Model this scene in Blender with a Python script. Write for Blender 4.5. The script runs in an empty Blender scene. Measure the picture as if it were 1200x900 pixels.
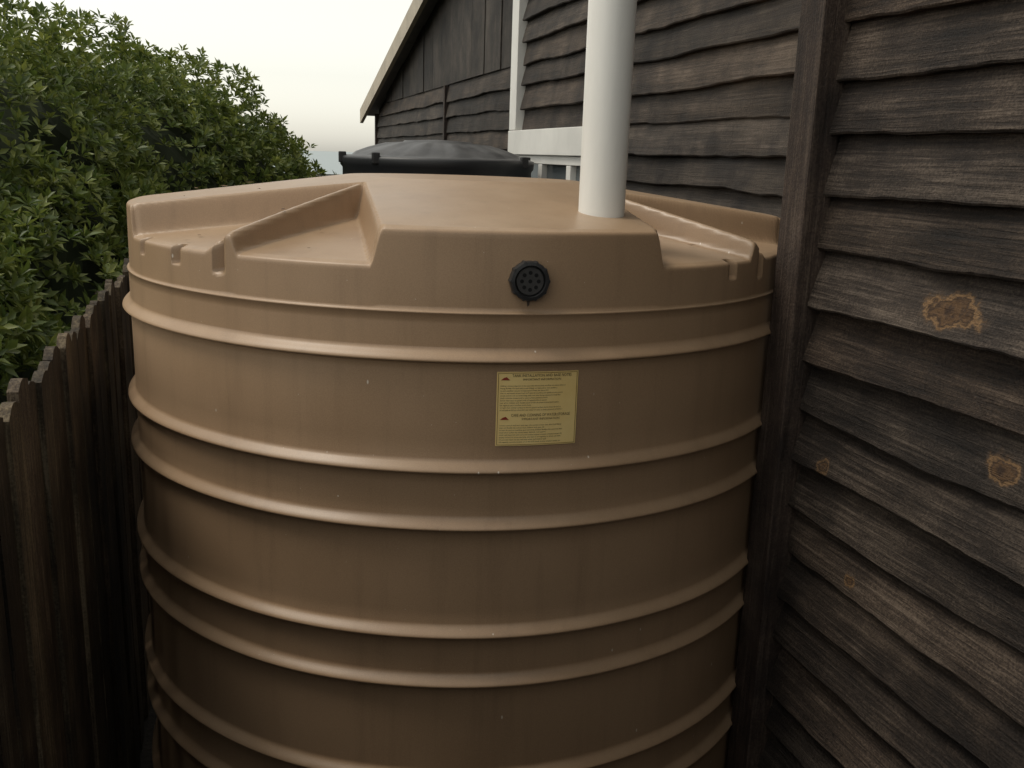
import bpy, bmesh, math, random
import numpy as np
from mathutils import Vector, Matrix, noise
random.seed(7); rng=np.random.default_rng(7)
S=bpy.context.scene
HC=2.15

# ---------------------------------------------------------------- helpers
def link(o,parent=None):
    S.collection.objects.link(o)
    if parent is not None: o.parent=parent
    return o
def empty(name):
    e=bpy.data.objects.new(name,None); e.empty_display_size=0.2; return link(e)
def mesh_obj(name,verts,faces,mat=None,parent=None,smooth=False,recalc=False):
    m=bpy.data.meshes.new(name); m.from_pydata([tuple(v) for v in verts],[],[tuple(f) for f in faces]); m.update()
    if recalc:
        bm=bmesh.new(); bm.from_mesh(m); bmesh.ops.recalc_face_normals(bm,faces=bm.faces); bm.to_mesh(m); bm.free()
    if smooth:
        m.polygons.foreach_set('use_smooth',[True]*len(m.polygons))
    o=bpy.data.objects.new(name,m)
    if mat: m.materials.append(mat)
    return link(o,parent)
def box(name,x0,x1,y0,y1,z0,z1,mat,parent=None,bev=0.004):
    bm=bmesh.new(); bmesh.ops.create_cube(bm,size=1)
    for v in bm.verts:
        v.co=Vector(((x0+x1)/2+v.co.x*(x1-x0),(y0+y1)/2+v.co.y*(y1-y0),(z0+z1)/2+v.co.z*(z1-z0)))
    if bev>0: bmesh.ops.bevel(bm,geom=bm.edges[:],offset=bev,segments=2,affect='EDGES',profile=.6)
    m=bpy.data.meshes.new(name); bm.to_mesh(m); bm.free(); m.materials.append(mat)
    return link(bpy.data.objects.new(name,m),parent)

class N:
    def __init__(s,name):
        s.m=bpy.data.materials.new(name); s.m.use_nodes=True; s.t=s.m.node_tree; s.b=s.t.nodes['Principled BSDF']
        s.tc=s.t.nodes.new('ShaderNodeTexCoord')
    def n(s,t,**k):
        x=s.t.nodes.new('ShaderNode'+t)
        for a,b in k.items(): setattr(x,a,b)
        return x
    def l(s,a,b): s.t.links.new(a,b)
    def mp(s,scale=(1,1,1),loc=(0,0,0),src='Object'):
        x=s.n('Mapping'); x.inputs['Scale'].default_value=scale; x.inputs['Location'].default_value=loc
        s.l(s.tc.outputs[src],x.inputs[0]); return x.outputs[0]
    def noise(s,scale,detail=4,rough=.6,vec=None,dist=0):
        x=s.n('TexNoise'); x.inputs['Scale'].default_value=scale; x.inputs['Detail'].default_value=min(detail,4)
        x.inputs['Roughness'].default_value=rough; x.inputs['Distortion'].default_value=dist
        s.l(vec if vec is not None else s.tc.outputs['Object'],x.inputs['Vector']); return x.outputs['Fac']
    def ramp(s,fac,stops):
        x=s.n('ValToRGB'); e=x.color_ramp.elements
        while len(e)<len(stops): e.new(.5)
        for i,(p,c) in enumerate(stops):
            e[i].position=p; e[i].color=(c[0],c[1],c[2],1) if isinstance(c,tuple) else (c,c,c,1)
        s.l(fac,x.inputs[0]); return x.outputs[0]
    def mix(s,a,b,f,mode='MIX'):
        x=s.n('Mix',data_type='RGBA',blend_type=mode)
        for v,i in ((f,0),(a,6),(b,7)):
            if isinstance(v,(int,float)): x.inputs[i].default_value=v
            elif isinstance(v,tuple): x.inputs[i].default_value=(*v,1)
            else: s.l(v,x.inputs[i])
        return x.outputs[2]
    def math(s,op,a,b=0.,clamp=False,c=None):
        x=s.n('Math',operation=op,use_clamp=clamp)
        for i,v in enumerate((a,b)):
            if isinstance(v,(int,float)): x.inputs[i].default_value=v
            else: s.l(v,x.inputs[i])
        if c is not None: x.inputs[2].default_value=c
        return x.outputs[0]
    def bump(s,h,st,dist=.01):
        x=s.n('Bump'); x.inputs['Strength'].default_value=st; x.inputs['Distance'].default_value=dist
        s.l(h,x.inputs['Height']); s.l(x.outputs[0],s.b.inputs['Normal'])
    def col(s,c):
        if isinstance(c,tuple): s.b.inputs['Base Color'].default_value=(*c,1)
        else: s.l(c,s.b.inputs['Base Color'])
    def rough(s,v):
        if isinstance(v,(int,float)): s.b.inputs['Roughness'].default_value=v
        else: s.l(v,s.b.inputs['Roughness'])

# ---------------------------------------------------------------- materials
def wood_mat(name,dark,mid,light,axis='Y',knots=(),attr=True,rough=.75,bs=.75,scuff=.4):
    w=N(name)
    sc={'Y':(20,2.2,75),'Z':(60,60,2.0)}[axis]
    sc2={'Y':(6,1.6,14),'Z':(9,9,.8)}[axis]
    vec=w.mp(sc)
    g=w.noise(1.6,4,.75,vec,.5); b=w.noise(1.3,3,.6,w.mp(sc2))
    sp_=w.noise(170,2,.7)                       # fibrous speckle
    f=w.math('ADD',w.math('ADD',w.math('MULTIPLY',g,.42),w.math('MULTIPLY',b,.33)),w.math('MULTIPLY',sp_,.25))
    c=w.ramp(f,[(.38,dark),(.5,mid),(.64,light)])
    blot=w.noise(4.5,4,.65,w.mp((1,1,1),(7,3,1)))
    c=w.mix(c,w.ramp(blot,[(.35,(.50,.48,.48)),(.65,(1.35,1.28,1.18))]),1.0,'MULTIPLY')
    if attr:
        at=w.n('Attribute',attribute_name='tone'); 
        c=w.mix(c,at.outputs['Color'],1.0,'MULTIPLY')
    sf=w.math('ADD',w.math('MULTIPLY',blot,.5),w.math('MULTIPLY',g,.5)); sm=w.ramp(sf,[(.55,0.),(.70,scuff)])
    c=w.mix(c,light,sm)
    if knots:
        sp=w.n('SeparateXYZ'); w.l(w.tc.outputs['Object'],sp.inputs[0]); wob=w.noise(17,4,.65)
        wob=w.math('MULTIPLY',w.math('SUBTRACT',wob,.5),2.0)
        for (ky,kz,ry,rz,st) in knots:
            dy=w.math('DIVIDE',w.math('SUBTRACT',sp.outputs[1],ky),ry); dz=w.math('DIVIDE',w.math('SUBTRACT',sp.outputs[2],kz),rz)
            d=w.math('SQRT',w.math('ADD',w.math('MULTIPLY',dy,dy),w.math('MULTIPLY',dz,dz)))
            d=w.math('ADD',d,wob); d2=w.math('ADD',d,w.math('MULTIPLY',w.math('SUBTRACT',g,.5),.5))
            kc=w.ramp(d2,[(.10,(.035,.019,.011)),(.34,(.105,.058,.026)),(.52,(.035,.020,.012)),(.68,(.19,.112,.052)),(.84,(.06,.038,.024)),(1.0,(.09,.062,.042))])
            mask=w.ramp(d,[(.70,st),(1.08,0.)])
            c=w.mix(c,kc,mask)
    w.col(c); w.rough(w.ramp(f,[(.3,rough-.15),(.7,rough+.12)])); w.bump(f,bs,.012)
    w.b.inputs['Specular IOR Level'].default_value=.3
    return w.m
KN=[(1.518,1.881,.095,.042,.95),(1.729,1.206,.026,.028,.9),(1.86,1.445,.032,.024,.7),(1.343,1.614,.045,.036,.85)]
M_board=wood_mat('weatherboard_wood',(.008,.006,.005),(.034,.026,.021),(.112,.090,.073),'Y',KN,bs=1.0,scuff=.4)
M_boardfar=wood_mat('far_board_wood',(.018,.0145,.012),(.043,.035,.029),(.095,.080,.068),'Y')
M_vert=wood_mat('vertical_board_wood',(.016,.014,.012),(.038,.033,.029),(.075,.066,.058),'Z')
M_post=wood_mat('post_wood',(.016,.011,.009),(.046,.033,.027),(.11,.086,.070),'Z',attr=False)
M_fence=wood_mat('fence_wood',(.018,.014,.009),(.058,.045,.031),(.18,.15,.105),'Z')

def simple(name,c,r=.5,var=.15,scale=6,bump=.1):
    w=N(name); f=w.noise(scale,4,.6)
    d=tuple(x*(1-var) for x in c); e=tuple(min(1,x*(1+var)) for x in c)
    w.col(w.ramp(f,[(.35,d),(.65,e)])); w.rough(r)
    if bump: w.bump(w.noise(scale*12,2,.6),bump,.003)
    return w.m
M_white=simple('white_paint',(.68,.67,.63),.5,.08,3,.15)
M_barge=simple('barge_paint',(.40,.345,.26),.6,.12,4,.2)
M_dark=simple('dark_backing',(.010,.009,.008),.9,bump=0)
M_roof=simple('roof_metal',(.16,.16,.16),.5,bump=0)
M_black=simple('black_plastic',(.016,.016,.017),.42,.2,20,0)
M_cap=simple('cap_face_plastic',(.035,.033,.032),.5,.2,60,0)
M_hole=simple('hole_black',(.002,.002,.002),.9,bump=0)

def tank_mat():
    w=N('tan_polyethylene')
    a=w.noise(1.7,3,.6); b=w.noise(420,1,.5)
    c=w.ramp(a,[(.3,(.295,.192,.113)),(.7,(.350,.233,.141))])
    c=w.mix(c,w.ramp(b,[(.35,(.80,.80,.80)),(.65,(1.12,1.12,1.12))]),.4,'MULTIPLY')
    st=w.noise(3.2,4,.65,w.mp((6,6,.45))); sm=w.ramp(st,[(.52,0.),(.78,.32)])
    c=w.mix(c,(.150,.100,.060),sm)
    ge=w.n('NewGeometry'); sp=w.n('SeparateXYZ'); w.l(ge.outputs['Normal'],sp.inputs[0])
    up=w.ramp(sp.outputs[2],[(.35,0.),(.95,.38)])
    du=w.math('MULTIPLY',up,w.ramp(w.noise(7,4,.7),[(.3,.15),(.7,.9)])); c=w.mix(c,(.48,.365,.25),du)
    for sc3,th,pk in (((23,23,9),.050,.62),((9,9,11),.022,.5),((60,60,60),.06,.93)):
        v=w.n('TexVoronoi'); v.inputs['Scale'].default_value=1.0; w.l(w.mp(sc3),v.inputs['Vector'])
        m1=w.ramp(v.outputs['Distance'],[(th*.6,1.),(th,0.)])
        sc=w.n('SeparateColor'); w.l(v.outputs['Color'],sc.inputs[0]); pick=w.math('GREATER_THAN',sc.outputs[0],pk)
        c=w.mix(c,(.68,.62,.54),w.math('MULTIPLY',w.math('MULTIPLY',m1,pick),.85))
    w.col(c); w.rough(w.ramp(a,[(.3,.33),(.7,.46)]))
    w.bump(w.math('ADD',w.math('MULTIPLY',b,.12),w.noise(4,2,.5)),.18,.006)
    w.b.inputs['Specular IOR Level'].default_value=.5
    return w.m
M_tank=tank_mat()

# ---------------------------------------------------------------- main tank
Cx,Cy=0.653,2.784; R=.938
ang=math.radians(13.2); e0=np.array([-math.sin(ang),-math.cos(ang)]); r0=np.array([math.cos(ang),-math.sin(ang)])
def P(phi,r,z):
    c=math.cos(phi); s=math.sin(phi)
    return (Cx+r*(c*e0[0]+s*r0[0]), Cy+r*(c*e0[1]+s*r0[1]), z)
tank=empty('water_tank')
NP=1080
phis=np.linspace(-math.pi,math.pi,NP,endpoint=False)
ARM0=math.radians(8.4)
def ztop_arm(r):
    return 2.086-np.clip((r-.34)/(R-.34),0,1)*.082
def smooth(x): x=np.clip(x,0,1); return x*x*(3-2*x)
def soft(x):
    x=np.clip(x,0,1); return .35*x+.65*smooth(x)
def height(phi,r):
    q=(phi-(ARM0+math.pi/4))
    cell=np.floor((q+math.pi/4)/(math.pi/2))
    q=(q+math.pi/4)%(math.pi/2)-math.pi/4
    sgn=np.where(cell%2==0,-1.,1.)
    hw=math.radians(26.5)
    x=r*np.cos(q); y=np.abs(r*np.sin(q))
    ax,ay=.43,.0; bx,by=R*math.cos(hw),R*math.sin(hw)
    dx,dy=bx-ax,by-ay; L=math.hypot(dx,dy); 
    s=((x-ax)*dy-(y-ay)*dx)/L
    zt=ztop_arm(r); 
    t=np.clip((r-.43)/(R-.43),0,1)
    zf=1.994-.067*t
    w=soft(s/.024)
    z=zt+(zf-zt)*w
    zr=2.074-(.106)*t
    qr=math.radians(3.6)*sgn*t
    u=r*np.sin(q-qr)*sgn
    prof=np.where(u>0,np.clip(1-(u-.008)/.017,0,1),np.clip(1-(-u-.004)/(.075+.0*t),0,1)**1.15)
    z=np.maximum(z, zf+(zr-zf)*prof*np.clip((r-.40)/.05,0,1)*np.where(s>-.01,1,0)*np.where(u<0,1-.0*t,1))
    return z
rows=[]
ZC=(1.734,1.491,1.360,1.103,.981,.730,.610,.36,.24)
def body(z):
    r=R
    for zc in ZC:
        d=z-zc
        if abs(d)<.035:
            if d>=0: r=max(r,R+.021*(1-smooth(d/.026)))
            else: r=max(r,R+.021*(1-smooth(-d/.009)))
    return float(r)
zs=[0.0,.02]
for zc in ZC: zs+= [zc+k for k in (-.0095,-.008,-.0065,-.005,-.0035,-.0015,0,.003,.006,.010,.014,.018,.022,.0265)]
zs+=list(np.arange(.06,1.82,.05)); zs=sorted(set(round(z,4) for z in zs))
for z in zs: rows.append((np.full(NP,body(z)),np.full(NP,z)))
for r,z in ((R,1.829),(R+.003,1.8305),(R+.0035,1.833),(R+.002,1.8345),(R-.0025,1.8348)): rows.append((np.full(NP,r),np.full(NP,z)))
zt=height(phis,np.full(NP,R)); RB=.010
K=18
for k in range(1,K+1):
    rows.append((np.full(NP,R-.0025-.002*k/K),1.836+(zt-RB-1.836)*k/K))
for k in range(1,6):
    a=k/5*math.pi/2
    rows.append((np.full(NP,R-.0045-RB*(1-math.cos(a))),zt-RB+RB*math.sin(a)))
for r in np.linspace(R-.020,.02,110):
    rows.append((np.full(NP,r),height(phis,np.full(NP,r))))
Rr=np.array([a for a,b in rows]); Zz=np.array([b for a,b in rows])
for pc,w_,zb in ((-44.5,.9,1.890),(-34.8,1.0,1.882),(-56,.8,1.892),(43,.95,1.887),(52,.95,1.882)):
    m=np.abs(phis-math.radians(pc))<math.radians(w_)
    M=np.zeros_like(Rr,bool); M[:,m]=True
    M&=(Zz>zb)&(Rr>R-.030); 
    Rr[M]=R-.030
co=np.empty((len(rows),NP,3)); cph=np.cos(phis); sph=np.sin(phis)
wav=1+.0012*np.sin(5*phis+1)+.0008*np.sin(11*phis)
Rw=Rr*np.where(Rr>R-.05,wav[None,:],1)
co[:,:,0]=Cx+Rw*(cph*e0[0]+sph*r0[0]); co[:,:,1]=Cy+Rw*(cph*e0[1]+sph*r0[1]); co[:,:,2]=Zz
def wv(p): return 1+.0012*math.sin(5*p+1)+.0008*math.sin(11*p)
nr=len(rows)
i,j=np.meshgrid(np.arange(nr-1),np.arange(NP),indexing='ij'); j2=(j+1)%NP
F=np.stack([i*NP+j,i*NP+j2,(i+1)*NP+j2,(i+1)*NP+j],-1).reshape(-1,4)
verts=co.reshape(-1,3)
m=bpy.data.meshes.new('tank_shell'); m.vertices.add(len(verts)); m.vertices.foreach_set('co',verts.ravel())
m.loops.add(F.size); m.loops.foreach_set('vertex_index',F.ravel().astype(np.int32)); m.polygons.add(len(F))
m.polygons.foreach_set('loop_start',np.arange(0,F.size,4,dtype=np.int32)); m.polygons.foreach_set('use_smooth',np.ones(len(F),bool)); m.update(calc_edges=True); m.validate()
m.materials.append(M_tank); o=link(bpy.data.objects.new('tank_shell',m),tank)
bm=bmesh.new(); bm.from_mesh(m); bm.faces.ensure_lookup_table()
bmesh.ops.holes_fill(bm,edges=[e for e in bm.edges if e.is_boundary and e.verts[0].co.z>1.5],sides=0)
bmesh.ops.recalc_face_normals(bm,faces=bm.faces); bm.to_mesh(m); bm.free()

def PL(p,dr,z): return P(p,R*wv(p)+dr,z)
def patch(name,p0,p1,z0,z1,dr,mat,parent,n=16):
    v=[];f=[]
    for k in range(n+1):
        p=math.radians(p0+(p1-p0)*k/n); v+= [PL(p,dr,z0),PL(p,dr,z1)]
    for k in range(n): f.append((2*k,2*k+2,2*k+3,2*k+1))
    return mesh_obj(name,v,f,mat,parent,True)
# label ------------------------------------------------------
w=N('label_yellow'); c=w.ramp(w.noise(9,4,.6),[(.3,(.72,.52,.20)),(.7,(.80,.62,.28))]); w.col(c); w.rough(.45); M_lab=w.m
w=N('label_ink'); w.col((.07,.045,.02)); w.rough(.6); M_ink=w.m
w=N('label_border_ink'); w.col((.25,.15,.04)); M_ink2=w.m
w=N('label_red'); w.col((.25,.03,.015)); M_red=w.m
Lp0,Lp1=4.8,15.7; Lz1,Lz0=2.15-.440,2.15-.603
patch('label',Lp0,Lp1,Lz0,Lz1,.0018,M_lab,tank)
for a in ((Lp0+.15,Lp1-.15,Lz0+.002,Lz0+.0032),(Lp0+.15,Lp1-.15,Lz1-.0032,Lz1-.002),(Lp0+.15,Lp0+.23,Lz0+.0034,Lz1-.0034),(Lp1-.23,Lp1-.15,Lz0+.0034,Lz1-.0034)):
    patch('label_border',*a,.0026,M_ink2,tank)
def curved_text(txt,size,phi_mid,z,align,mat,name,width=None):
    cu=bpy.data.curves.new(name,'FONT'); cu.body=txt; cu.size=size; cu.align_x=align; cu.resolution_u=2
    ob=bpy.data.objects.new('tmp',cu); S.collection.objects.link(ob); bpy.context.view_layer.update()
    dg=bpy.context.evaluated_depsgraph_get(); me=bpy.data.meshes.new_from_object(ob.evaluated_get(dg)); bpy.data.objects.remove(ob)
    xs=[v.co.x for v in me.vertices]; ww=max(xs)-min(xs) if xs else 1
    k=1 if width is None or ww<=width else width/ww
    for v in me.vertices:
        v.co=Vector(PL(math.radians(phi_mid)+v.co.x*k/R,.0028,z+v.co.y))
    me.materials.clear(); me.materials.append(mat); link(bpy.data.objects.new(name,me),tank)
words="do not stand on the tank lid or allow children near open access keep base level and clear of stones install on full concrete pad connect flexible fittings only check strainer each season clean inlet screen and overflow regularly water quality depends on roof surface and gutters support all pipework to avoid load on the wall".split()
def line(n):
    s='' 
    while len(s)<n: s+=random.choice(words)+' '
    return s[:n].strip()
mid=(Lp0+Lp1)/2
z=Lz1-.011
for blk in range(2):
    curved_text("TANK INSTALLATION AND BASE NOTES" if blk==0 else "CARE AND CLEANING OF WATER STORAGE",.0085,mid+.5,z,'CENTER',M_ink,'label_heading',.13); z-=.008
    curved_text("IMPORTANT INFORMATION",.0066,mid+.5,z,'CENTER',M_ink,'label_subheading'); 
    zz=z
    mesh_obj('label_logo',[PL(math.radians(Lp0+.5),.003,zz+.001),PL(math.radians(Lp0+1.7),.003,zz+.001),PL(math.radians(Lp0+1.25),.003,zz+.008),PL(math.radians(Lp0+.9),.003,zz+.006)],[(0,1,2,3)],M_red,tank)
    z-=.0075
    for k in range(11 if blk==0 else 8):
        n=random.choice((78,80,82,80,60,40)); z-=.0053
        curved_text(line(n),.0042,Lp0+.45,z,'LEFT',M_ink,'label_text',.162*n/82)
    z-=.013
# overflow fitting -------------------------------------------
fp=math.radians(8.5); fz=2.15-.247
org=Vector(P(fp,R-.006,fz)); nx=Vector((*(math.cos(fp)*e0+math.sin(fp)*r0),0)); tx=Vector((*(-math.sin(fp)*e0+math.cos(fp)*r0),0)); tz=Vector((0,0,1))
def disc(name,prof,n,mat,rot=0,center=(0,0),mod=0):
    v=[];f=[]
    for (r,d) in prof:
        for k in range(n):
            a=rot+2*math.pi*k/n; rr=r*(1+(mod*max(0,math.cos(a*10))**3 if r>.034 else 0))
            v.append(org+tx*(center[0]+rr*math.cos(a))+tz*(center[1]+rr*math.sin(a))+nx*d)
    for q in range(len(prof)-1):
        for k in range(n):
            k2=(k+1)%n; f.append((q*n+k,q*n+k2,(q+1)*n+k2,(q+1)*n+k))
    f.append(tuple((len(prof)-1)*n+k for k in range(n)))
    return mesh_obj(name,v,f,mat,tank,False,True)
disc('overflow_cap',[(.0405,0),(.041,.021),(.0395,.026),(.033,.027),(.0315,.023),(.031,.016)],120,M_black,0,(0,0),.06)
disc('overflow_inner',[(.0295,.0160),(.0295,.0205),(.028,.0222)],32,M_cap)
for k in range(9):
    a=k*math.pi/4; rr=0 if k==8 else .0175
    disc('overflow_hole',[(.0042,.0222),(.0042,.0228)],14,M_hole,0,(rr*math.cos(a),rr*math.sin(a)))
w=N('drip_stain'); w.col((.06,.04,.028)); w.rough(.5); 
v=[PL(fp-.004,-.0012,fz-.036),PL(fp+.006,-.0012,fz-.036),PL(fp+.003,-.0012,fz-.052),PL(fp-.001,-.0012,fz-.055)]
mesh_obj('drip',v,[(0,1,2,3)],w.m,tank)
V=[];Fc=[]
for k in range(14):
    p=math.radians(random.choice((random.uniform(-62,-20),random.uniform(32,62),random.uniform(-100,-60)))); r=random.uniform(.6,.9)
    c=P(p,r,float(height(np.array([p]),np.array([r]))[0])+.004); a=random.random()*6.28; l=random.uniform(.006,.014); b=len(V)
    dx,dy=math.cos(a),math.sin(a)
    for s_,t_ in ((-1,0),(0,.22),(1,0),(0,-.22)): V.append((c[0]+dx*s_*l-dy*t_*l,c[1]+dy*s_*l+dx*t_*l,c[2]+random.uniform(0,.004)))
    Fc.append((b,b+1,b+2,b+3))
mesh_obj('lid_leaf_litter',V,Fc,simple('dry_leaf',(.12,.075,.04),.8,.4,30,0),tank)

# ---------------------------------------------------------------- downpipe
w=N('white_pvc'); c=w.ramp(w.noise(5,4,.6,w.mp((3,3,.6))),[(.35,(.70,.69,.65)),(.7,(.78,.77,.73))]); w.col(c); w.rough(.38); M_pvc=w.m
px,py=.810,2.055
cu=bpy.data.curves.new('pipe','CURVE'); cu.dimensions='3D'; cu.bevel_depth=.0535; cu.bevel_resolution=10; cu.use_fill_caps=True
pts=[(px,py,1.99),(px,py,3.2)]
for k in range(1,9):
    a=k/8*math.pi/2*.9; pts.append((px+.12*(1-math.cos(a)),py+.02*(1-math.cos(a)),3.2+.12*math.sin(a)))
pts.append((1.78,2.2,3.42))
sp=cu.splines.new('POLY'); sp.points.add(len(pts)-1)
for q,p in zip(sp.points,pts): q.co=(*p,1)
sp.use_smooth=True
dpp=empty('downpipe'); ob=bpy.data.objects.new('pipe_run',cu); cu.materials.append(M_pvc); link(ob,dpp)

# ---------------------------------------------------------------- black tank
bt=empty('water_tank'); 
bx,by,br=1.125,5.45,.54
prof=[(br,0),(br,.4),(br+.012,.41),(br+.012,.43),(br,.44),(br,.8),(br+.012,.81),(br+.012,.83),(br,.84),(br,1.2),(br+.012,1.21),(br+.012,1.23),(br,1.24),(br,1.6),(br+.012,1.61),(br+.012,1.63),(br,1.64),(br,2.065),(br+.012,2.08),(br+.015,2.112),(br+.012,2.125),(br-.02,2.135),(br-.05,2.134),(br-.07,2.146),(.40,2.172),(.3,2.198),(.2,2.214),(.19,2.222),(.02,2.230)]
n=96; v=[];f=[]
for r,z in prof:
    for k in range(n):
        a=2*math.pi*k/n
        zz=z+(.008 if (2.14<z<2.205 and (k%8)<3) else 0)
        v.append((bx+r*math.cos(a),by+r*math.sin(a),zz))
for q in range(len(prof)-1):
    for k in range(n): f.append((q*n+k,q*n+(k+1)%n,(q+1)*n+(k+1)%n,(q+1)*n+k))
f.append(tuple((len(prof)-1)*n+k for k in range(n)))
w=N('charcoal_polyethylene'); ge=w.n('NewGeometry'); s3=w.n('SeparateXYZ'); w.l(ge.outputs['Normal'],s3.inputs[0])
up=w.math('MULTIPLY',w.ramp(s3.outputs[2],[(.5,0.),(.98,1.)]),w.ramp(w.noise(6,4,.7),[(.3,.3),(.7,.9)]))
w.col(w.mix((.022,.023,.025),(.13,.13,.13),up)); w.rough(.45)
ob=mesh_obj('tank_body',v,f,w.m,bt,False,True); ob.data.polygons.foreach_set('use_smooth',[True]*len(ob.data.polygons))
for a in (5,95,185,222,318):
    a=math.radians(a); cx,cy=bx+(br+.01)*math.cos(a),by+(br+.01)*math.sin(a)
    box('lid_clamp',cx-.02,cx+.02,cy-.02,cy+.02,2.09,2.150,M_black,bt,.006)

# ---------------------------------------------------------------- house
house=empty('weatherboard_house')
def roofz(y): return 2.62+(12.5-y)*.21 if y>5 else 2.62+7.5*.21-(5-y)*.21
def boards(name,X,y0,y1,zlist,exp,mat,seg=.06,out=.034,rough=1.0,topf=None):
    V=[];Fc=[];T=[]
    for zi,z0 in enumerate(zlist):
        z1=z0+exp+.012; ye=y1
        if topf:
            while ye>y0 and topf(ye)<z1-.01: ye-=.05
            ys=y0
            while ys<ye and topf(ys)<z1-.01: ys+=.05
            if ye-ys<.2: continue
        else: ys=y0
        nseg=max(4,int((ye-ys)/seg)); sd=random.random()*100; tone=random.uniform(.6,1.4); tw=random.uniform(.96,1.06)
        o_=out*random.uniform(.8,1.25); tilt=random.uniform(-.009,.009)*rough
        b=len(V)
        for k in range(nseg+1):
            y=ys+(ye-ys)*k/nseg
            n1=noise.noise(Vector((y*1.7,sd,0)))*.010*rough+noise.noise(Vector((y*9,sd,5)))*.0034*rough+noise.noise(Vector((y*40,sd,5)))*.0016*rough
            n2=noise.noise(Vector((y*1.4,sd,9)))*.012*rough+noise.noise(Vector((y*12,sd,19)))*.003*rough
            zb=z0+n1+tilt*(y-ys)/(ye-ys+.001); ob_=o_+n2
            V+= [(X+.002,y,zb),(X-ob_+.004,y,zb-.001),(X-ob_,y,zb+.004),(X-ob_*.72-.002+n2*.3,y,zb+exp*.35),(X-ob_*.4-.003+n2*.3,y,zb+exp*.7),(X-.004,y,z1)]
            if k<nseg:
                for q in range(5): Fc.append((b+k*6+q,b+(k+1)*6+q,b+(k+1)*6+q+1,b+k*6+q+1))
        Fc.append(tuple(b+q for q in range(6))); Fc.append(tuple(b+nseg*6+q for q in range(6)))
        T+= [(tone*tw,tone,tone/tw,1)]*(len(V)-b)
    ob=mesh_obj(name,V,Fc,mat,house,False,False)
    ca=ob.data.color_attributes.new('tone','FLOAT_COLOR','POINT'); ca.data.foreach_set('color',[c for t in T for c in t])
    return ob
NX=1.383
zl=[1.823-.13*k for k in range(-11,14)]
boards('near_weatherboards',NX,-2.5,1.99,zl,.13,M_board,.02,.046,1.35)
box('near_wall_core',NX+.001,3.4,-2.45,2.07,0,3.3,M_dark,house,0)
box('corner_post',1.298,1.372,1.985,2.088,0,3.3,M_post,house,.005)
box('corner_post_return',1.373,1.398,2.071,2.095,0,3.3,M_post,house,.003)
box('near_roof',1.20,3.5,-2.6,2.2,3.31,3.40,M_roof,house,.01)
FX=1.77
lowz=[2.715-.13*k-.13 for k in range(0,22)]
boards('far_weatherboards_lower',FX,6.04,8.11,lowz,.13,M_boardfar,.05,.032,1.5,roofz)
boards('far_weatherboards_end',FX,8.17,12.24,lowz,.13,M_boardfar,.08,.032,1.5,roofz)
boards('far_weatherboards_main',FX,2.1,5.86,[z for z in [2.15+.16+.0+.13*k for k in range(0,15)]],.13,M_boardfar,.05,.034,1.5,lambda y:roofz(y))
boards('far_weatherboards_base',FX,2.1,4.34,[2.31-.13*k for k in range(1,18)],.13,M_boardfar,.05,.034,1.5)
boards('far_weatherboards_under_window',FX,4.34,5.96,[1.63-.13*k for k in range(1,13)],.13,M_boardfar,.05,.030,1.5)
pk=roofz(5.0)
vb=[(FX+.004,2.09,0),(FX+.004,12.28,0),(FX+.004,12.28,roofz(12.28)),(FX+.004,5,pk),(FX+.004,2.09,roofz(2.09))]
vb2=[(8,y,z) for x,y,z in vb]
mesh_obj('house_core',vb+vb2,[(0,1,2,3,4),(5,6,7,8,9),(0,1,6,5),(1,2,7,6),(2,3,8,7),(3,4,9,8),(4,0,5,9)],M_dark,house)
y=6.05;V=[];Fc=[];T=[]
while y<12.2:
    wd=random.uniform(.23,.27)*1.6; y2=min(y+wd-.012,12.24); o_=random.uniform(.014,.03); z0=2.722
    za,zb=roofz(y)-.0,roofz(y2)-.0
    if zb-z0<.03: break
    b=len(V); V+= [(FX-.001,y,z0),(FX-o_,y,z0),(FX-o_,y2,z0),(FX-.001,y2,z0),(FX-.001,y,za),(FX-o_,y,za),(FX-o_,y2,zb),(FX-.001,y2,zb)]
    Fc+= [(b,b+1,b+5,b+4),(b+1,b+2,b+6,b+5),(b+2,b+3,b+7,b+6),(b,b+3,b+2,b+1)]
    t=random.uniform(.7,1.3); T+=[(t,t,t,1)]*8
    y+=wd
ob=mesh_obj('gable_vertical_boards',V,Fc,M_vert,house,False,True)
ca=ob.data.color_attributes.new('tone','FLOAT_COLOR','POINT'); ca.data.foreach_set('color',[c for t in T for c in t])
box('joint_batten',FX-.045,FX,8.112,8.168,0,2.718,M_post,house,.003)
box('end_corner_board',FX-.045,FX+.02,12.242,12.32,0,2.62,M_post,house,.003)
box('white_vertical_trim',FX-.06,FX,5.89,6.035,2.315,roofz(6.04)-.02,M_white,house,.004)
box('white_band',FX-.065,FX,4.345,6.035,2.165,2.312,M_white,house,.004)
def wbox(nm,y0,y1,z0,z1,o=.045,mt=M_white): return box(nm,FX-o,FX,y0,y1,z0,z1,mt,house,.003)
wbox('window_head',4.345,5.96,2.115,2.163); wbox('window_sill',4.345,5.96,1.63,1.69,.07)
for a,b_ in ((4.345,4.42),(4.86,4.93),(5.36,5.43),(5.885,5.96)): wbox('window_stile',a,b_,1.692,2.113)
w=N('window_glass'); w.col((.10,.115,.12)); w.rough(.08); M_glass=w.m
for a,b_ in ((4.421,4.859),(4.931,5.359),(5.431,5.884)): box('window_pane',FX-.012,FX-.004,a,b_,1.692,2.113,M_glass,house,0)
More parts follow.
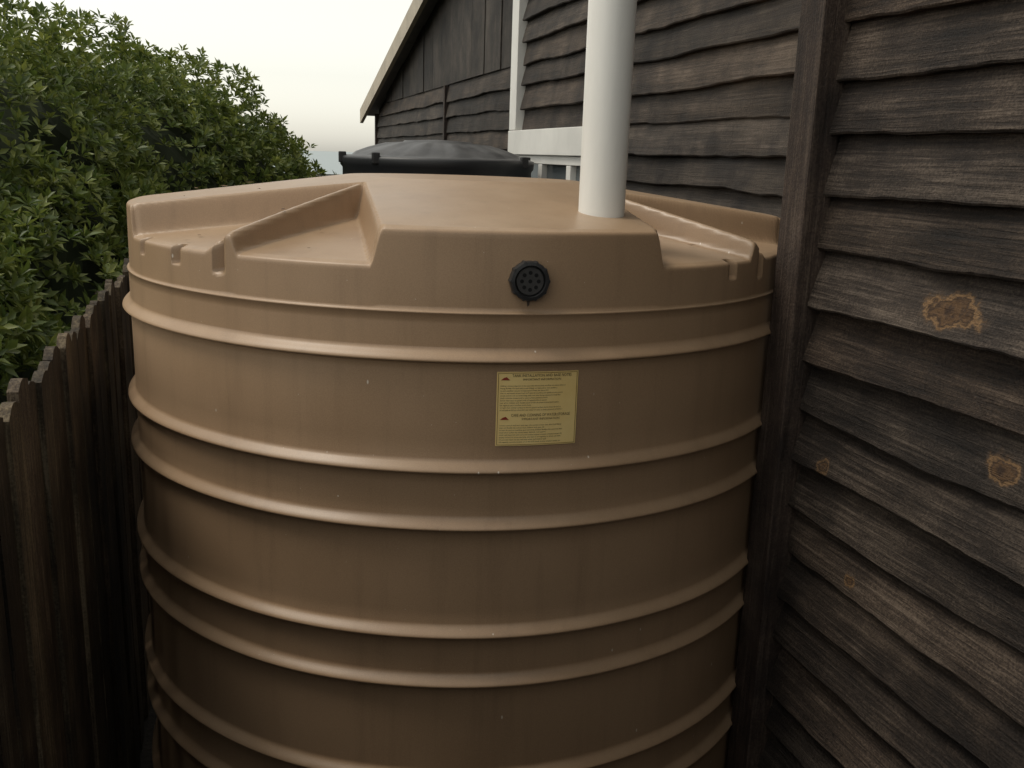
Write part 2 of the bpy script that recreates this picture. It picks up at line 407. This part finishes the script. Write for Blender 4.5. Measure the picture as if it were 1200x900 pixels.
def slab(name,x0,x1,ya,yb,off0,off1,mat):
    v=[]
    for x in (x0,x1):
        for y in (ya,yb):
            for o_ in (off0,off1): v.append((x,y,roofz(y)+o_))
    return mesh_obj(name,v,[(0,1,3,2),(4,6,7,5),(0,4,5,1),(2,3,7,6),(0,2,6,4),(1,5,7,3)],mat,house,False,True)
slab('roof_far_slope',1.62,8.2,5.0005,12.6,.004,.07,M_roof); slab('roof_near_slope',1.62,8.2,4.9995,1.9,.004,.07,M_roof)
slab('bargeboard_far',1.578,1.618,5.0005,12.62,-.085,.085,M_barge); slab('bargeboard_near',1.578,1.618,4.9995,2.2,-.085,.085,M_barge)

# ---------------------------------------------------------------- fence
def palings(name,parent,a0,a1,top0,put):
    V=[];Fc=[];T=[]; y=a0
    while y<a1:
        wd=random.uniform(.085,.105); th=.02; top=top0+random.uniform(-.022,.022); lx=random.uniform(-.008,.008); ln=random.uniform(-.006,.006); b=len(V)
        tp=random.uniform(.012,.035)
        prof=[(y,0.0),(y,.6),(y,1.2),(y+ln,top-tp),(y+ln+wd*.28,top-.004),(y+ln+wd*.5,top),(y+ln+wd*.72,top-.004),(y+ln+wd,top-tp*random.uniform(.3,1)),(y+wd,1.2),(y+wd,.6),(y+wd,0)]
        k=len(prof); bow=random.uniform(-.004,.004)
        for off in (0,-th):
            for yy,zz in prof: V.append(put(lx+off+bow*(zz/1.7)*4*(1-zz/1.8),yy,zz))
        Fc.append(tuple(b+q for q in range(k))); Fc.append(tuple(b+k+q for q in reversed(range(k))))
        for q in range(k-1): Fc.append((b+q,b+k+q,b+k+q+1,b+q+1))
        t=random.uniform(.6,1.35); T+=[(t,t*random.uniform(.95,1.03),t*random.uniform(.88,1.05),1)]*(2*k)
        y+=wd+random.uniform(.002,.009)
    ob=mesh_obj(name,V,Fc,M_fence,parent,False,True)
    ca=ob.data.color_attributes.new('tone','FLOAT_COLOR','POINT'); ca.data.foreach_set('color',[c for t in T for c in t])
fence=empty('paling_fence'); FXx=-.40
palings('palings',fence,-1.6,6.2,1.70,lambda o_,a,z:(FXx+o_,a,z))
for z in (.35,1.40): box('fence_rail',FXx-.075,FXx-.032,-1.6,6.2,z,z+.07,M_post,fence,.003)
for yy in (-1.5,0.2,2.2,4.2,6.1): box('fence_post',FXx-.17,FXx-.078,yy-.045,yy+.045,0,1.55,M_post,fence,.003)
shade_gate=empty('added_shade_gate')  # added out of view behind the camera to shade the lower tank
palings('palings',shade_gate,-.37,1.33,2.1,lambda o_,a,z:(a,-.62+o_,z))
for z in (.35,1.55): box('shade_gate_rail',-.37,1.33,-.70,-.66,z,z+.07,M_post,shade_gate,.003)

# ---------------------------------------------------------------- hedge
lobes=[((-1.35,3.5,1.05),(.80,1.1,1.0)),((-2.2,4.3,1.3),(1.3,1.2,1.36)),((-1.45,5.5,1.45),(1.1,1.2,1.40)),((-2.9,6.0,1.5),(1.4,1.4,1.45)),
       ((-1.0,6.8,1.50),(1.15,1.1,1.38)),((-.50,7.7,1.45),(1.05,1.1,1.34)),((-.08,8.5,1.2),(.97,1.0,1.22)),((-.9,4.9,1.0),(.55,1.2,1.0)),((-1.8,8.5,1.3),(1.4,1.3,1.5)),((-.35,6.6,.9),(.6,1.0,.95))]
hedge=empty('hedge')
LB=[(np.array(c),np.array(r)) for c,r in lobes]
pts=[];nrm=[]
def bumpy(d,s): return 1+.16*noise.noise(Vector(d)*2.8+Vector((s,0,0)))+.10*noise.noise(Vector(d)*6.5+Vector((s,3,0)))
for li,(c,r) in enumerate(LB):
    area=4*math.pi*((r[0]*r[1])**1.6/3+(r[0]*r[2])**1.6/3+(r[1]*r[2])**1.6/3)**(1/1.6)
    n=int(area*230)
    for _ in range(n):
        d=rng.normal(size=3); d/=np.linalg.norm(d)
        if d[2]<-.6: continue
        if d[1]>.75 or (d[0]<-.8 and d[2]<.4): 
            if random.random()<.6: continue
        k=bumpy(d,li*7.3)*random.choice((1.0,1.01,.98,.95,.90,.83,1.03))
        if random.random()<.03: k*=1.035
        p=c+d*r*k
        if p[2]<.5 : continue
        if p[0]>-.47 and p[2]<1.75 and p[1]<6.3: continue
        inside=False
        for lj,(c2,r2) in enumerate(LB):
            if lj!=li and np.sum(((p-c2)/r2)**2)<.68: inside=True;break
        if inside: continue
        nn=d/r; nn/=np.linalg.norm(nn); pts.append(p); nrm.append(nn)
pts=np.array(pts);nrm=np.array(nrm); NR=len(pts); LPR=8
base=np.repeat(pts,LPR,0); nn=np.repeat(nrm,LPR,0)+np.array([0,0,.45]); nn+=np.repeat(rng.normal(size=(NR,3))*.35,LPR,0); nn/=np.linalg.norm(nn,axis=1)[:,None]
ref=np.where(np.abs(nn[:,2:3])<.9,np.array([[0,0,1.]]),np.array([[1.,0,0]]))
t1=np.cross(nn,ref); t1/=np.linalg.norm(t1,axis=1)[:,None]; t2=np.cross(nn,t1)
NL=len(base); az=np.tile(np.arange(LPR)*2.399,NR)+np.repeat(rng.random(NR)*6.28,LPR)+rng.normal(size=NL)*.2
el=np.tile(np.linspace(.1,1.15,LPR),NR)+rng.normal(size=NL)*.15
rad=t1*np.cos(az)[:,None]+t2*np.sin(az)[:,None]
D=rad*np.cos(el)[:,None]+nn*np.sin(el)[:,None]; D/=np.linalg.norm(D,axis=1)[:,None]
U=nn*np.cos(el)[:,None]-rad*np.sin(el)[:,None]; W=np.cross(D,U)
Ln=rng.uniform(.040,.072,NL)[:,None]; Wd=Ln*rng.uniform(.17,.23,NL)[:,None]
cv=np.empty((NL,5,3)); st=base+D*.006
cv[:,0]=st; cv[:,1]=st+D*Ln*.55-W*Wd+U*.004; cv[:,2]=st+D*Ln*.5-U*.004; cv[:,3]=st+D*Ln*.55+W*Wd+U*.004; cv[:,4]=st+D*Ln-U*Ln*.12
idx=(np.arange(NL)*5)[:,None,None]; tri=np.array([[0,2,1],[0,3,2],[1,2,4],[2,3,4]])[None]
Ft=(idx+tri).reshape(-1,3)
m=bpy.data.meshes.new('foliage'); m.vertices.add(NL*5); m.vertices.foreach_set('co',cv.ravel())
m.loops.add(Ft.size); m.loops.foreach_set('vertex_index',Ft.ravel().astype(np.int32)); m.polygons.add(len(Ft)); m.polygons.foreach_set('loop_start',np.arange(0,Ft.size,3,dtype=np.int32)); m.update(calc_edges=True)
tn=np.repeat(rng.uniform(.0,1.,NR),LPR)*.5+rng.random(NL)*.5
colr=np.ones((NL,5,4)); 
for q in range(3): colr[:,:,q]=tn[:,None]
ca=m.color_attributes.new('tone','FLOAT_COLOR','POINT'); ca.data.foreach_set('color',colr.ravel())
w=N('leaf'); at=w.n('Attribute',attribute_name='tone')
w.col(w.ramp(at.outputs['Fac'],[(.1,(.055,.088,.022)),(.5,(.125,.172,.040)),(.9,(.27,.30,.085))])); w.rough(.45)
tr=w.n('BsdfTranslucent'); w.l(w.ramp(at.outputs['Fac'],[(.1,(.10,.16,.03)),(.9,(.30,.34,.07))]),tr.inputs[0])
mx=w.n('MixShader'); mx.inputs[0].default_value=.3; w.l(w.b.outputs[0],mx.inputs[1]); w.l(tr.outputs[0],mx.inputs[2]); w.l(mx.outputs[0],w.t.nodes['Material Output'].inputs[0])
m.materials.append(w.m); link(bpy.data.objects.new('foliage',m),hedge)
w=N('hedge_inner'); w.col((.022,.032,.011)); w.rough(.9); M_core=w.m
M_bark=simple('bark',(.07,.055,.04),.9,.3,12,.8)
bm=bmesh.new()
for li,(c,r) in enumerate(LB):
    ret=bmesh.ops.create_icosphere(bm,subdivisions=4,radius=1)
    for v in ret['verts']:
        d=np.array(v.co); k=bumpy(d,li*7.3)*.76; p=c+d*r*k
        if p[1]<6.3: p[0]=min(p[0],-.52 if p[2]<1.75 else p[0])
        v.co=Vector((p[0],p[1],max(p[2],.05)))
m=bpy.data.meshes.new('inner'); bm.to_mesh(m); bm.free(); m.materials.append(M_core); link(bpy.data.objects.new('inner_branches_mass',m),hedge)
for c,r in lobes:
    cu=bpy.data.curves.new('stem','CURVE'); cu.dimensions='3D'; cu.bevel_depth=.06; cu.bevel_resolution=3
    for k in range(3):
        sp=cu.splines.new('POLY'); sp.points.add(3)
        a=random.random()*6.28
        for q in range(4):
            t=q/3; sp.points[q].co=(c[0]+math.cos(a)*t*r[0]*.5,c[1]+math.sin(a)*t*r[1]*.5,t*c[2]*1.2,1); sp.points[q].radius=1-.75*t
    cu.materials.append(M_bark); link(bpy.data.objects.new('stem',cu),hedge)

# ---------------------------------------------------------------- ground / sea
w=N('ground_soil'); f1=w.noise(3,4,.7); f2=w.noise(40,4,.7)
w.col(w.mix(w.ramp(f1,[(.35,(.014,.011,.008)),(.65,(.032,.026,.019))]),(.07,.06,.045),w.ramp(f2,[(.55,0.),(.75,.5)]))); w.rough(.95); w.bump(f2,.8,.03)
G=3000
mesh_obj('ground',[(-G,-G,0),(G,-G,0),(G,G,0),(-G,G,0)],[(0,1,2,3)],w.m)
w=N('sea_water'); w.col((.14,.20,.21)); w.rough(.3); w.bump(w.noise(.3,4,.6),.4,.3)
mesh_obj('sea',[(-G,90,.05),(G,90,.05),(G,G,.05),(-G,G,.05)],[(0,1,2,3)],w.m)

# ---------------------------------------------------------------- light
W=bpy.data.worlds.new('World'); S.world=W; W.use_nodes=True; nt=W.node_tree; bg=nt.nodes['Background']
sk=nt.nodes.new('ShaderNodeTexSky'); sk.sky_type='NISHITA'; sk.sun_disc=False
SE,SR=math.radians(60),math.radians(-82)
sk.sun_elevation=SE; sk.sun_rotation=SR; sk.air_density=1.0; sk.dust_density=1.0; sk.ozone_density=1.0; sk.altitude=0
hs=nt.nodes.new('ShaderNodeHueSaturation'); hs.inputs['Saturation'].default_value=.15
nt.links.new(sk.outputs[0],hs.inputs['Color'])
mx=nt.nodes.new('ShaderNodeMix'); mx.data_type='RGBA'; mx.blend_type='MULTIPLY'; mx.inputs[0].default_value=1; mx.inputs[7].default_value=(1.32,1.28,1.15,1)
nt.links.new(hs.outputs[0],mx.inputs[6]); nt.links.new(mx.outputs[2],bg.inputs[0]); bg.inputs[1].default_value=.15
L=bpy.data.lights.new('sun','SUN'); L.energy=1.5; L.angle=math.radians(20); L.color=(1,.93,.82); so=bpy.data.objects.new('sun',L); link(so)
d=Vector((math.sin(SR)*math.cos(SE),math.cos(SR)*math.cos(SE),math.sin(SE))); so.rotation_euler=(-d).to_track_quat('-Z','Y').to_euler()
# ---------------------------------------------------------------- camera
cam=bpy.data.cameras.new('camera'); cam.lens=33; cam.sensor_width=36; cam.clip_end=6000; cam.clip_start=.02
co_=bpy.data.objects.new('camera',cam); link(co_)
mt=Matrix.Rotation(math.radians(-16.5),4,'Z')@Matrix.Rotation(math.radians(90-13.6),4,'X')@Matrix.Rotation(math.radians(1.9),4,'Z')
co_.matrix_world=Matrix.Translation((0,0,HC))@mt; S.camera=co_
S.view_settings.view_transform='Standard'; S.view_settings.look='None'; S.view_settings.exposure=0
print('leaves',NL)
